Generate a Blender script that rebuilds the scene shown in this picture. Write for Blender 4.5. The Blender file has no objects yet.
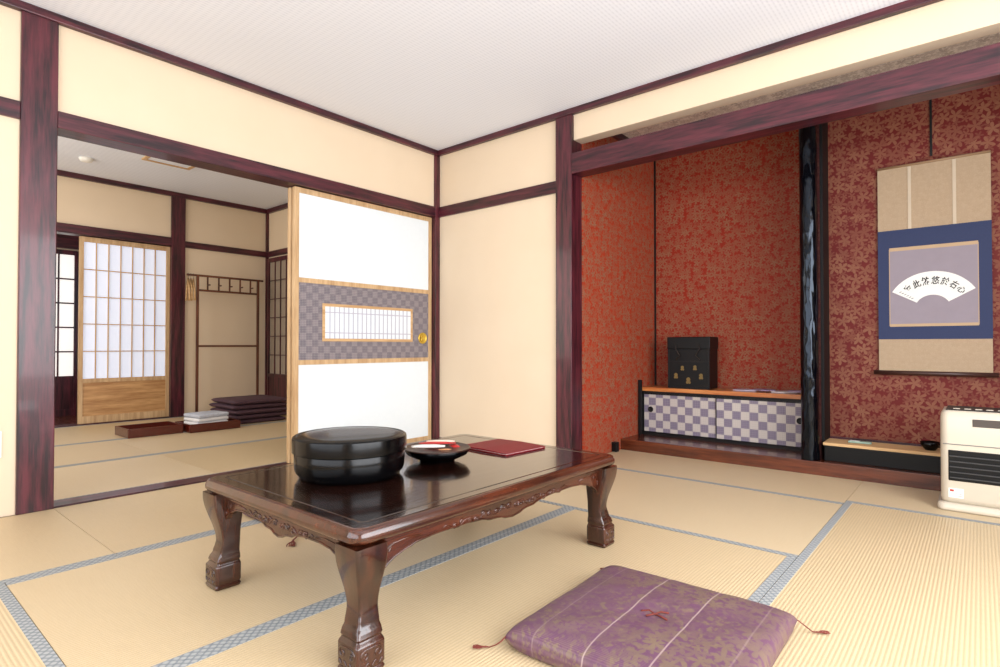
import bpy, bmesh, math, random
from mathutils import Vector, Matrix, noise
random.seed(3)
sc=bpy.context.scene
try: sc.view_settings.view_transform='Standard'
except Exception: pass

# ---------------------------------------------------------------- materials
def lin(c):
    c=c/255.0
    return c/12.92 if c<=0.04045 else ((c+0.055)/1.055)**2.4
def rgb(r,g,b): return (lin(r),lin(g),lin(b),1)
def newmat(name):
    m=bpy.data.materials.new(name); m.use_nodes=True
    nt=m.node_tree; b=nt.nodes['Principled BSDF']; return m,nt,b
def N(nt,t,**k):
    n=nt.nodes.new(t)
    for a,v in k.items(): setattr(n,a,v)
    return n
def setin(nt,s,v):
    if isinstance(v,bpy.types.NodeSocket): nt.links.new(v,s)
    else: s.default_value=v
def M(nt,op,a,b=0.0,c=0.0,clamp=False):
    n=N(nt,'ShaderNodeMath',operation=op,use_clamp=clamp)
    setin(nt,n.inputs[0],a); setin(nt,n.inputs[1],b); setin(nt,n.inputs[2],c)
    return n.outputs[0]
def mix(nt,f,a,b):
    n=N(nt,'ShaderNodeMix',data_type='RGBA')
    setin(nt,n.inputs[0],f); setin(nt,n.inputs[6],a); setin(nt,n.inputs[7],b)
    return n.outputs[2]
def objvec(nt,scale=(1,1,1)):
    tc=N(nt,'ShaderNodeTexCoord'); mp=N(nt,'ShaderNodeMapping')
    nt.links.new(tc.outputs['Object'],mp.inputs[0]); mp.inputs['Scale'].default_value=scale
    return mp.outputs[0]
def noisef(nt,vec,scale,detail=3):
    n=N(nt,'ShaderNodeTexNoise'); n.inputs['Scale'].default_value=scale; n.inputs['Detail'].default_value=detail
    nt.links.new(vec,n.inputs['Vector']); return n.outputs[0]
def bump(nt,b,h,strength=0.3,dist=0.01):
    n=N(nt,'ShaderNodeBump'); n.inputs['Strength'].default_value=strength; n.inputs['Distance'].default_value=dist
    nt.links.new(h,n.inputs['Height']); nt.links.new(n.outputs[0],b.inputs['Normal'])
def plain(name,c,rough=0.6,metal=0,var=0.06,coat=0,nscale=20,spec=0.5):
    m,nt,b=newmat(name)
    col=rgb(*c); d=tuple(x*(1-var*2) for x in col[:3])+(1,)
    f=noisef(nt,objvec(nt),nscale)
    nt.links.new(mix(nt,f,d,col),b.inputs['Base Color'])
    b.inputs['Roughness'].default_value=rough; b.inputs['Metallic'].default_value=metal
    b.inputs['Coat Weight'].default_value=coat; b.inputs['Specular IOR Level'].default_value=spec
    b.inputs['Coat Roughness'].default_value=0.08
    return m
def wood(name,c1,c2,axis='z',rough=0.4,grain=1.0,coat=0.0,spec=0.5):
    m,nt,b=newmat(name)
    s={'x':(1.2,14,14),'y':(14,1.2,14),'z':(14,14,1.2)}[axis]
    v=objvec(nt,s)
    f=noisef(nt,v,2.5*grain,6)
    n2=noisef(nt,objvec(nt,tuple(q*3 for q in s)),3*grain,2)
    ff=M(nt,'MULTIPLY_ADD',M(nt,'ADD',f,M(nt,'MULTIPLY',n2,0.4)),3.0,-1.6,clamp=True)
    nt.links.new(mix(nt,ff,rgb(*c1),rgb(*c2)),b.inputs['Base Color'])
    b.inputs['Roughness'].default_value=rough; b.inputs['Specular IOR Level'].default_value=spec
    b.inputs['Coat Weight'].default_value=coat; b.inputs['Coat Roughness'].default_value=0.07
    bump(nt,b,ff,0.12,0.002)
    return m
def leafmask(nt,px,py,scale,R,rnd=0.75,lobes=2.5,off=0.0,sharp=18.0):
    cx=N(nt,'ShaderNodeCombineXYZ')
    setin(nt,cx.inputs[0],M(nt,'MULTIPLY_ADD',px,scale,off)); setin(nt,cx.inputs[1],M(nt,'MULTIPLY_ADD',py,scale,off*1.7))
    v=N(nt,'ShaderNodeTexVoronoi',voronoi_dimensions='2D'); v.inputs['Scale'].default_value=1.0; v.inputs['Randomness'].default_value=rnd
    nt.links.new(cx.outputs[0],v.inputs['Vector'])
    d=N(nt,'ShaderNodeVectorMath',operation='SUBTRACT'); nt.links.new(cx.outputs[0],d.inputs[0]); nt.links.new(v.outputs['Position'],d.inputs[1])
    sp=N(nt,'ShaderNodeSeparateXYZ'); nt.links.new(d.outputs[0],sp.inputs[0])
    ln=N(nt,'ShaderNodeVectorMath',operation='LENGTH'); nt.links.new(d.outputs[0],ln.inputs[0])
    sc_=N(nt,'ShaderNodeSeparateColor'); nt.links.new(v.outputs['Color'],sc_.inputs[0])
    th=M(nt,'ADD',M(nt,'ARCTAN2',sp.outputs[1],sp.outputs[0]),M(nt,'MULTIPLY',sc_.outputs[0],6.28318))
    lb=M(nt,'POWER',M(nt,'ABSOLUTE',M(nt,'COSINE',M(nt,'MULTIPLY',th,lobes))),1.3)
    rr=M(nt,'MULTIPLY',M(nt,'MULTIPLY_ADD',lb,0.82,0.18),R)
    mk=M(nt,'MULTIPLY',M(nt,'SUBTRACT',rr,ln.outputs['Value']),sharp,clamp=True)
    return M(nt,'MULTIPLY',mk,M(nt,'MULTIPLY_ADD',sc_.outputs[1],0.5,0.5))
def leafwall(name,base,leaf,axes='xz',scale=12.0,rough=0.62,amt=0.75,spec=0.25,m2w=0.7):
    m,nt,b=newmat(name)
    sp=N(nt,'ShaderNodeSeparateXYZ'); nt.links.new(objvec(nt),sp.inputs[0])
    px=sp.outputs['xyz'.index(axes[0])]; py=sp.outputs['xyz'.index(axes[1])]
    m1=leafmask(nt,px,py,scale,0.62); m2=leafmask(nt,px,py,scale*1.5,0.55,off=3.3)
    mk=M(nt,'MULTIPLY',M(nt,'MAXIMUM',m1,M(nt,'MULTIPLY',m2,m2w)),amt)
    f=noisef(nt,objvec(nt),2.0)
    basec=mix(nt,f,tuple(x*0.88 for x in rgb(*base)[:3])+(1,),rgb(*base))
    nt.links.new(mix(nt,mk,basec,rgb(*leaf)),b.inputs['Base Color'])
    b.inputs['Roughness'].default_value=rough; b.inputs['Specular IOR Level'].default_value=spec
    return m
def wave(nt,vec,scale,direction='Y',dist=0.0):
    w=N(nt,'ShaderNodeTexWave',wave_type='BANDS',bands_direction=direction); w.inputs['Scale'].default_value=scale; w.inputs['Distortion'].default_value=dist
    nt.links.new(vec,w.inputs['Vector']); return w.outputs['Fac']

m_post=wood('dark_timber_vertical',(32,8,18),(92,34,46),'z',0.36,coat=0.2)
m_beamy=wood('dark_timber_along_y',(32,8,18),(88,32,44),'y',0.38,coat=0.15)
m_beamx=wood('dark_timber_along_x',(32,8,18),(88,32,44),'x',0.38,coat=0.15)
m_floorwood=wood('red_brown_board',(66,28,15),(104,50,27),'x',0.25,coat=0.4)
m_lightz=wood('pale_wood_z',(180,144,102),(208,176,134),'z',0.5)
m_lightx=wood('pale_wood_x',(186,146,98),(212,176,130),'x',0.5)
m_ltpanel=wood('door_board',(164,118,72),(202,158,106),'x',0.45)
m_shelf=wood('orange_board',(166,92,44),(202,132,72),'x',0.3,coat=0.4)
m_tabledk=wood('table_top_wood',(18,8,5),(36,15,9),'y',0.14,coat=0.7)
m_tablebr=wood('table_brown',(40,17,9),(80,38,22),'y',0.22,coat=0.45)
m_tableleg=wood('table_leg_brown',(32,13,8),(68,32,18),'z',0.22,coat=0.45)
m_black=plain('black_lacquer',(3,3,4),0.22,spec=0.2,coat=0.06)
m_blackbox=plain('black_lacquer_matte',(7,7,8),0.45,spec=0.25)
m_blackmat=plain('black_matte',(16,15,16),0.55,spec=0.3)
m_gold=plain('gold_metal',(224,190,80),0.35,0.7)
m_goldpaint=plain('gold_paint',(116,94,46),0.5,0.2)
m_white=plain('white_paper',(240,240,236),0.8,var=0.02)
m_cloth=plain('white_cloth',(236,236,238),0.9,var=0.05,nscale=60)
m_redtray=plain('red_lacquer',(84,26,16),0.25,coat=0.5)
m_folder=plain('dark_red_leatherette',(124,14,28),0.55,var=0.12,nscale=300,spec=0.3)
m_rack=wood('rack_wood',(70,36,24),(112,64,42),'z',0.4)
m_cord=plain('red_brown_cord',(112,44,34),0.8)

def wallmat():
    m,nt,b=newmat('cream_plaster')
    v=objvec(nt); f=noisef(nt,v,3.0); g=noisef(nt,v,260,2)
    nt.links.new(mix(nt,f,rgb(222,202,174),rgb(229,210,184)),b.inputs['Base Color'])
    b.inputs['Roughness'].default_value=0.9; bump(nt,b,g,0.15,0.002); return m
m_wall=wallmat()
def ceilmat():
    m,nt,b=newmat('ceiling_boards')
    v=objvec(nt)
    w=wave(nt,v,16,'X'); w2=wave(nt,v,9.0,'Y',2.0)
    f=M(nt,'MULTIPLY',M(nt,'POWER',w,2.0),M(nt,'MULTIPLY_ADD',w2,0.6,0.4))
    nt.links.new(mix(nt,f,rgb(236,241,252),rgb(221,227,239)),b.inputs['Base Color'])
    b.inputs['Roughness'].default_value=0.8; return m
m_ceil=ceilmat()
def tatami():
    m,nt,b=newmat('tatami_rush')
    v=objvec(nt)
    w=wave(nt,v,29.0,'Y')
    f=noisef(nt,objvec(nt,(60,4,1)),3,3); big=noisef(nt,v,1.3,3)
    fine=noisef(nt,objvec(nt,(240,60,1)),2,2)
    oi=N(nt,'ShaderNodeObjectInfo')
    c=mix(nt,f,rgb(196,172,132),rgb(214,192,154))
    c=mix(nt,M(nt,'MULTIPLY',M(nt,'POWER',w,2.5),0.5),c,rgb(152,124,84))
    c=mix(nt,M(nt,'MULTIPLY',fine,0.38),c,rgb(174,148,106))
    c=mix(nt,M(nt,'MULTIPLY',big,0.3),c,rgb(220,200,164))
    c=mix(nt,M(nt,'MULTIPLY',oi.outputs['Random'],0.28),c,rgb(229,213,184))
    nt.links.new(c,b.inputs['Base Color']); b.inputs['Roughness'].default_value=0.42
    bump(nt,b,M(nt,'ADD',M(nt,'MULTIPLY',w,-0.9),fine),0.32,0.0025); return m
m_tatami=tatami()
def heri():
    m,nt,b=newmat('tatami_border_cloth')
    v=objvec(nt)
    sp=N(nt,'ShaderNodeSeparateXYZ'); nt.links.new(v,sp.inputs[0])
    a=M(nt,'SINE',M(nt,'MULTIPLY',M(nt,'ADD',sp.outputs[0],sp.outputs[1]),130)); c=M(nt,'SINE',M(nt,'MULTIPLY',M(nt,'SUBTRACT',sp.outputs[0],sp.outputs[1]),130))
    f=M(nt,'MULTIPLY',M(nt,'ABSOLUTE',M(nt,'MULTIPLY',a,c)),1.4,clamp=True)
    nt.links.new(mix(nt,f,rgb(116,122,126),rgb(164,166,164)),b.inputs['Base Color'])
    b.inputs['Roughness'].default_value=0.75; return m
m_heri=heri()
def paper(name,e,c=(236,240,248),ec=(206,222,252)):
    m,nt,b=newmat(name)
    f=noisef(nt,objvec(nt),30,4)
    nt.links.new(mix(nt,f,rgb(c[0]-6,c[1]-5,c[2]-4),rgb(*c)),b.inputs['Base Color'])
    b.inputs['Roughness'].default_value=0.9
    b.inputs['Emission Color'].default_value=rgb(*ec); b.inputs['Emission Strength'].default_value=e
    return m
m_shojipaper=paper('backlit_shoji_paper',0.38,(224,230,246),(212,224,248))  # emission stands in for daylight behind the paper
m_fusuma=paper('fusuma_paper',0.0,(228,236,241))
m_dshoji=paper('far_shoji_paper_glow',0.75,(240,238,232),(250,246,240))  # paper glows by itself in place of daylight from beyond
def band(name,c1,c2,c3,s,dm=0.4):
    m,nt,b=newmat(name)
    sp=N(nt,'ShaderNodeSeparateXYZ'); nt.links.new(objvec(nt),sp.inputs[0])
    x=sp.outputs[0]; z=sp.outputs[2]
    cx=M(nt,'SINE',M(nt,'MULTIPLY',x,s)); cz=M(nt,'SINE',M(nt,'MULTIPLY',z,s))
    ch=M(nt,'GREATER_THAN',M(nt,'MULTIPLY',cx,cz),0.0)
    d1=M(nt,'SINE',M(nt,'MULTIPLY',x,s*4)); d2=M(nt,'SINE',M(nt,'MULTIPLY',z,s*4))
    dots=M(nt,'GREATER_THAN',M(nt,'ABSOLUTE',M(nt,'MULTIPLY',d1,d2)),0.35)
    base=mix(nt,ch,rgb(*c1),rgb(*c2))
    nt.links.new(mix(nt,M(nt,'MULTIPLY',dots,dm),base,rgb(*c3)),b.inputs['Base Color'])
    b.inputs['Roughness'].default_value=0.6; return m
m_band=band('lilac_lattice_paper',(124,116,122),(96,90,102),(172,163,160),math.pi/0.045)
m_check=band('checkered_paper',(112,102,124),(188,180,172),(160,152,154),math.pi/0.0585,0.3)
m_wallL=leafwall('vermilion_leaf_wall',(144,38,19),(138,98,72),'xz',20,amt=0.85)
m_wallLs=leafwall('lit_leaf_wall_side',(168,54,27),(140,102,78),'yz',20,amt=0.9)  # same leaf paper, base brightened: light on the side wall put into colour
m_wallR=leafwall('shaded_leaf_wall',(100,27,25),(140,96,72),'xz',15.5,amt=0.72,m2w=0.6)  # same leaf paper, darker: this bay's dimmer light is put into the colour
m_wallRs=leafwall('shaded_leaf_wall_side',(60,16,18),(80,50,42),'yz',16,amt=0.68)  # darker again: shade on the side faces is put into the colour
m_greyleaf=leafwall('grey_leaf_ceiling',(240,237,232),(170,164,160),'xy',18)
def brocade(name,base,leaf,stripe=True,rough=0.45,amt=0.7):
    m,nt,b=newmat(name)
    sp=N(nt,'ShaderNodeSeparateXYZ'); nt.links.new(objvec(nt),sp.inputs[0])
    x,y=sp.outputs[0],sp.outputs[1]
    m1=leafmask(nt,x,y,9.0,0.64,rnd=0.4,lobes=3.5,sharp=30); m2=leafmask(nt,x,y,20.0,0.62,lobes=2.5,off=2.2); m3=leafmask(nt,x,y,30.0,0.5,lobes=2.0,off=5.2)
    n1=noisef(nt,objvec(nt),70,2)
    cut=M(nt,'MULTIPLY_ADD',n1,9,-4.2,clamp=True)
    reg=M(nt,'MULTIPLY_ADD',noisef(nt,objvec(nt),4.5,1),6,-2.7,clamp=True)
    mk_=M(nt,'MAXIMUM',M(nt,'MULTIPLY',m1,cut),M(nt,'MULTIPLY',M(nt,'MAXIMUM',m2,m3),M(nt,'MULTIPLY_ADD',reg,0.7,0.3)))
    c=mix(nt,M(nt,'MULTIPLY',mk_,amt),rgb(*base),rgb(*leaf))
    if stripe:
        for xs in (-0.06,0.09,-0.2,0.23):
            d=M(nt,'ABSOLUTE',M(nt,'SUBTRACT',x,xs))
            s=M(nt,'MULTIPLY',M(nt,'SUBTRACT',0.0025,d),900,clamp=True)
            c=mix(nt,M(nt,'MULTIPLY',s,0.6 if abs(xs)<0.1 else 0.2),c,rgb(178,158,150))
    th=wave(nt,objvec(nt),70,'Y')
    c=mix(nt,M(nt,'MULTIPLY',th,0.16),c,rgb(150,122,134))
    nt.links.new(c,b.inputs['Base Color']); b.inputs['Roughness'].default_value=rough
    b.inputs['Specular IOR Level'].default_value=0.35
    bump(nt,b,M(nt,'ADD',noisef(nt,objvec(nt),9,3),M(nt,'MULTIPLY',th,0.02)),0.35,0.02); return m
m_zab=brocade('purple_brocade',(94,60,82),(120,106,72))
m_zabdk=brocade('dark_purple_cloth',(60,36,50),(76,52,58),False,0.7,0.6)
m_tan=leafwall('tan_silk',(176,154,128),(162,140,114),'xz',40,0.7)
m_blue=plain('blue_silk',(38,50,88),0.75,var=0.1,nscale=120)
m_lilac=plain('lilac_silk',(144,134,144),0.8)
m_ink=plain('ink',(16,14,18),0.8)
m_cream=plain('cream_enamel',(198,188,170),0.35,coat=0.3,var=0.01)
m_steel=plain('grey_metal',(120,120,118),0.4,0.6)

# ---------------------------------------------------------------- geometry helpers
def link(o): sc.collection.objects.link(o); return o
def mk(name,bm,mat,parent=None,loc=(0,0,0),rot=0.0,smooth=False,bevel=0.0,seg=2,kind=None,label=None):
    bmesh.ops.recalc_face_normals(bm,faces=bm.faces[:])
    me=bpy.data.meshes.new(name); bm.to_mesh(me); bm.free()
    me.materials.append(mat)
    if smooth:
        for p in me.polygons: p.use_smooth=True
    o=link(bpy.data.objects.new(name,me)); o.location=loc; o.rotation_euler=(0,0,rot)
    if parent: o.parent=parent
    if bevel>0:
        md=o.modifiers.new('bevel','BEVEL'); md.width=bevel; md.segments=seg; md.limit_method='ANGLE'
    if kind: o['kind']=kind
    if label: o['label']=label
    return o
def abox(bm,x0,x1,y0,y1,z0,z1):
    x0,x1=sorted((x0,x1)); y0,y1=sorted((y0,y1)); z0,z1=sorted((z0,z1))
    v=[bm.verts.new(p) for p in ((x0,y0,z0),(x1,y0,z0),(x1,y1,z0),(x0,y1,z0),(x0,y0,z1),(x1,y0,z1),(x1,y1,z1),(x0,y1,z1))]
    for f in ((0,3,2,1),(4,5,6,7),(0,1,5,4),(1,2,6,5),(2,3,7,6),(3,0,4,7)): bm.faces.new([v[i] for i in f])
def box(name,x0,x1,y0,y1,z0,z1,mat,parent=None,bevel=0.0,kind=None,label=None,loc=(0,0,0),rot=0.0):
    bm=bmesh.new(); abox(bm,x0,x1,y0,y1,z0,z1)
    return mk(name,bm,mat,parent,loc,rot,bevel=bevel,kind=kind,label=label)
def boxes(name,lst,mat,parent=None,bevel=0.0,kind=None,label=None,loc=(0,0,0),rot=0.0):
    bm=bmesh.new()
    for b in lst: abox(bm,*b)
    return mk(name,bm,mat,parent,loc,rot,bevel=bevel,kind=kind,label=label)
def each(name,lst,mat,parent=None,bevel=0.0,label=None):
    return [box(name,*b,mat,parent,bevel,label=label) for b in lst]
def S(name,x0,x1,y0,y1,z0,z1,mat,bevel=0.0):
    return box(name,x0,x1,y0,y1,z0,z1,mat,bevel=bevel,kind='structure')
def empty(name,loc,rot=0.0,label=None,cat=None,group=None,kind=None):
    o=link(bpy.data.objects.new(name,None)); o.location=loc; o.rotation_euler=(0,0,rot); o.empty_display_size=0.05
    tag(o,label,cat,group,kind); return o
def tag(o,label=None,cat=None,group=None,kind=None):
    if label:o['label']=label
    if cat:o['category']=cat
    if group:o['group']=group
    if kind:o['kind']=kind
    return o
def loft(bm,loops,cap0=True,cap1=True):
    L=[[bm.verts.new(p) for p in lp] for lp in loops]; n=len(L[0])
    for a,b in zip(L,L[1:]):
        for i in range(n):
            j=(i+1)%n; bm.faces.new((a[i],a[j],b[j],b[i]))
    if cap0: bm.faces.new(L[0][::-1])
    if cap1: bm.faces.new(L[-1])
def rrect(hx,hy,r,z,n=6,cx=0,cy=0):
    r=min(r,hx*0.99,hy*0.99); pts=[]
    for k,(sx,sy) in enumerate(((1,1),(-1,1),(-1,-1),(1,-1))):
        for i in range(n+1):
            a=math.pi/2*(k+i/n)
            pts.append((cx+sx*(hx-r)+r*math.cos(a),cy+sy*(hy-r)+r*math.sin(a),z))
    return pts
def lathe(bm,prof,seg=64,cx=0,cy=0):
    loops=[[(cx+r*math.cos(2*math.pi*i/seg),cy+r*math.sin(2*math.pi*i/seg),z) for i in range(seg)] for r,z in prof]
    loft(bm,loops)
def tube(bm,pts,r,seg=8):
    pts=[Vector(p) for p in pts]; loops=[]; up=Vector((0.13,0.21,0.97))
    for i,p in enumerate(pts):
        t=(pts[min(i+1,len(pts)-1)]-pts[max(i-1,0)])
        if t.length<1e-9: t=Vector((0,0,1))
        t.normalize(); u=t.cross(up)
        if u.length<1e-4: u=t.cross(Vector((1,0,0)))
        u.normalize(); w=t.cross(u)
        rr=r(i/(len(pts)-1)) if callable(r) else r
        loops.append([tuple(p+u*rr*math.cos(2*math.pi*k/seg)+w*rr*math.sin(2*math.pi*k/seg)) for k in range(seg)])
    loft(bm,loops)
def prism(bm,pts,axis,d0,d1):
    def P(a,b,d): return {'x':(d,a,b),'y':(a,d,b),'z':(a,b,d)}[axis]
    A=[bm.verts.new(P(a,b,d0)) for a,b in pts]; B=[bm.verts.new(P(a,b,d1)) for a,b in pts]
    n=len(pts); bm.faces.new(A); bm.faces.new(B[::-1])
    for i in range(n):
        j=(i+1)%n; bm.faces.new((A[j],A[i],B[i],B[j]))

# ---------------------------------------------------------------- room shell
CH=2.374; CH2=2.45
S('floor',-4.4,4.8,-4.8,1.4,-0.12,-0.05,m_floorwood)
S('ceiling',-0.06,4.8,-4.8,0.0,CH,CH+0.08,m_ceil)
S('ceiling.001',-4.4,-0.06,-3.7,0.5,CH2,CH2+0.06,m_ceil)
S('wall_left',-0.11,0,-4.7,-2.67,0,CH2,m_wall)
S('wall_left_upper',-0.11,0,-2.67,0.0,1.91,CH2,m_wall)
S('trim_1',-0.13,0.02,-2.67,-2.53,0,CH,m_post,0.004)
S('trim_2',-0.12,0.018,-2.53,-0.0,1.83,1.912,m_beamy,0.003)
S('trim_3',-0.12,0.018,-4.7,-2.67,1.83,1.912,m_beamy,0.003)
S('trim_4',-0.12,0.008,-2.53,-0.05,-0.05,0.008,m_beamy)
S('trim_5',0,0.035,-4.7,0,CH-0.04,CH,m_beamy,0.004)
S('trim_6',-0.12,0.02,-0.05,0.02,0,CH,m_post,0.003)
S('wall_back',0.0,1.19,0,0.1,0,CH,m_wall)
S('trim_7',0.02,1.19,-0.018,0.02,1.83,1.912,m_beamx,0.003)
S('trim_8',0.02,4.6,-0.035,0,CH-0.04,CH,m_beamx,0.004)
S('trim_9',1.19,1.32,-0.03,0.1,0,CH-0.04,m_post,0.004)
S('baseboard_back',0.02,1.19,-0.012,0,0,0.03,m_beamx)
S('wall_back_upper',1.32,4.7,0.0,0.1,2.165,CH,m_wall)
S('trim_10',1.32,4.7,-0.03,0.09,1.93,2.07,m_beamx,0.004)
S('wall_right',4.70,4.80,-4.8,-4.2,0,CH,m_wall); S('wall_right.001',4.70,4.80,-0.6,1.0,0,CH,m_wall)
S('wall_right.002',4.70,4.80,-4.2,-0.6,2.0,CH,m_wall); S('wall_right.003',4.70,4.80,-4.2,-0.6,0,0.35,m_wall)
S('wall_near',0,0.5,-4.8,-4.70,0,CH,m_wall); S('wall_near.001',4.1,4.7,-4.8,-4.70,0,CH,m_wall)
S('wall_near.002',0.5,4.1,-4.8,-4.70,2.0,CH,m_wall); S('wall_near.003',0.5,4.1,-4.8,-4.70,0,0.35,m_wall)
boxes('window_1',[(4.72,4.76,y-.02,y+.02,0.35,2.0) for y in (-4.18,-3.3,-2.4,-1.5,-0.62)]+[(4.72,4.76,-4.2,-0.6,z,z+.04) for z in (.35,1.96)],m_lightz,kind='structure')
boxes('window_2',[(x-.02,x+.02,-4.76,-4.72,0.35,2.0) for x in (.52,1.4,2.3,3.2,4.08)]+[(.5,4.1,-4.76,-4.72,z,z+.04) for z in (.35,1.96)],m_lightz,kind='structure')
HA=2.374
S('wall_alcove_side',1.27,1.33,0.1,1.27,-0.05,HA,m_wallLs)
S('wall_alcove_back',1.33,2.57,1.22,1.3,0,HA,m_wallL)
S('wall_alcove_partition',2.58,2.645,0.74,1.3,0.0,HA,m_wallRs)
S('wall_scroll_back',2.645,4.6,0.92,1.0,0,HA,m_wallR)
S('wall_alcove_end',4.55,4.62,0.1,1.0,0,HA,m_wallRs)
S('ceiling_alcove',1.27,4.70,0.1,1.3,HA,HA+.05,m_greyleaf)
S('trim_11',1.33,1.355,0.1,1.22,HA-.05,HA,m_beamy)
S('trim_12',1.33,1.342,1.208,1.22,0.08,HA-.05,m_blackmat)
S('trim_13',2.645,2.662,0.75,0.92,0.19,HA,m_blackmat)
S('trim_14',1.33,4.55,0.62,0.73,-0.05,0.08,m_floorwood,0.004)
S('floor_alcove',1.33,2.60,0.73,1.22,-0.05,0.078,m_floorwood)
m_pale=plain('pale_alcove_board',(222,182,132),0.6,spec=0.2)
S('floor_scroll_alcove',2.662,4.55,0.700,0.92,0.172,0.188,m_pale)
S('trim_15',2.67,4.55,0.69,0.715,0.08,0.172,m_blackbox,0.003)
S('trim_16',2.66,4.55,0.905,0.92,0.188,0.20,m_beamx)
XF=-3.30
S('wall_far',XF-0.1,XF,-0.82,0.3,0,CH2,m_wall)
S('wall_far_upper',XF-0.1,XF,-3.7,-0.82,1.95,CH2,m_wall)
S('wall_far_end',XF-0.1,XF,-3.7,-2.55,0,1.95,m_wall)
S('trim_17',XF-0.11,XF+0.03,-0.85,-0.71,0,CH2,m_post,0.003)
S('trim_18',XF-0.11,XF+0.03,-3.7,-0.85,1.86,1.95,m_beamy,0.003)
S('trim_19',XF,XF+0.02,-0.71,0.3,1.86,1.93,m_beamy,0.003)
S('trim_20',XF,XF+0.035,-3.7,0.3,CH2-0.05,CH2,m_beamy)
S('trim_21',XF-0.11,XF+0.01,-2.55,-0.85,-0.05,0.01,m_beamy)
S('trim_22',XF,XF+0.03,0.22,0.25,0,CH2,m_post)
S('wall_room_side',XF,-0.12,0.25,0.33,0,CH2,m_wall)
S('trim_23',XF,-0.12,0.215,0.25,CH2-0.05,CH2,m_beamx)
S('trim_24',XF+0.03,-0.12,0.23,0.25,1.86,1.93,m_beamx)
S('wall_room_end',-4.4,-0.11,-3.75,-3.68,0,CH2,m_wall)
S('wall_corridor',-4.45,-4.38,-3.7,0.4,0,CH2,m_wall)
S('floor_corridor',-4.4,XF-0.1,-3.7,0.3,-0.05,0.0,m_floorwood)
S('trim_25',-4.38,-4.34,-3.7,0.3,1.86,2.05,m_beamy)

# ---------------------------------------------------------------- tatami
def mat_(x0,x1,y0,y1,along,b0=True,b1=True,room='main room'):
    cx,cy=(x0+x1)/2,(y0+y1)/2
    if along=='x': L,W,rot=(x1-x0)/2,(y1-y0)/2,0.0
    else: L,W,rot=(y1-y0)/2,(x1-x0)/2,math.pi/2
    g=0.0012
    bm=bmesh.new(); abox(bm,-L+g,L-g,-W+g,W-g,-0.05,0)
    o=mk('tatami_mat',bm,m_tatami,None,(cx,cy,0),rot)
    tag(o,'woven rush tatami mat with grey-blue patterned cloth borders, %s floor'%room,'tatami mat','tatami mats in the '+room)
    for f,s in ((b0,-1),(b1,1)):
        if f:
            bm=bmesh.new(); abox(bm,-L+g,L-g,s*(W-g),s*(W-0.031),-0.001,0.0015)
            mk('cloth_border',bm,m_heri,o,label='grey-blue patterned cloth border')
    return o
mat_(0.01,0.95,-2.53,-0.62,'y',True,False)
mat_(0.01,0.95,-4.45,-2.53,'y',True,False)
mat_(0.01,0.95,-0.62,-0.01,'y',True,False)
mat_(0.95,1.89,-2.85,-0.93,'y')
mat_(1.89,2.88,-2.85,-0.93,'y')
mat_(0.95,2.88,-0.93,-0.012,'x',True,False)
mat_(0.95,2.88,-3.80,-2.85,'x')
mat_(2.88,3.83,-1.85,0.05,'y')
mat_(2.88,3.83,-3.75,-1.85,'y')
mat_(3.83,4.69,-1.85,0.05,'y'); mat_(3.83,4.69,-3.75,-1.85,'y')
mat_(0.95,2.88,-4.69,-3.80,'x'); mat_(2.88,4.69,-4.69,-3.75,'x')
mat_(1.335,2.88,-0.010,0.617,'x',True,False)
mat_(2.88,4.54,0.05,0.617,'x',True,False)
for (a,b_) in ((-2.07,-1.12),(-1.12,-0.13)):
    mat_(a,b_,-1.70,0.20,'y',room='adjoining room'); mat_(a,b_,-3.6,-1.70,'y',room='adjoining room')
mat_(-3.28,-2.07,-1.30,0.20,'y',room='adjoining room'); mat_(-3.28,-2.07,-3.6,-1.30,'y',room='adjoining room')

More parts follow.
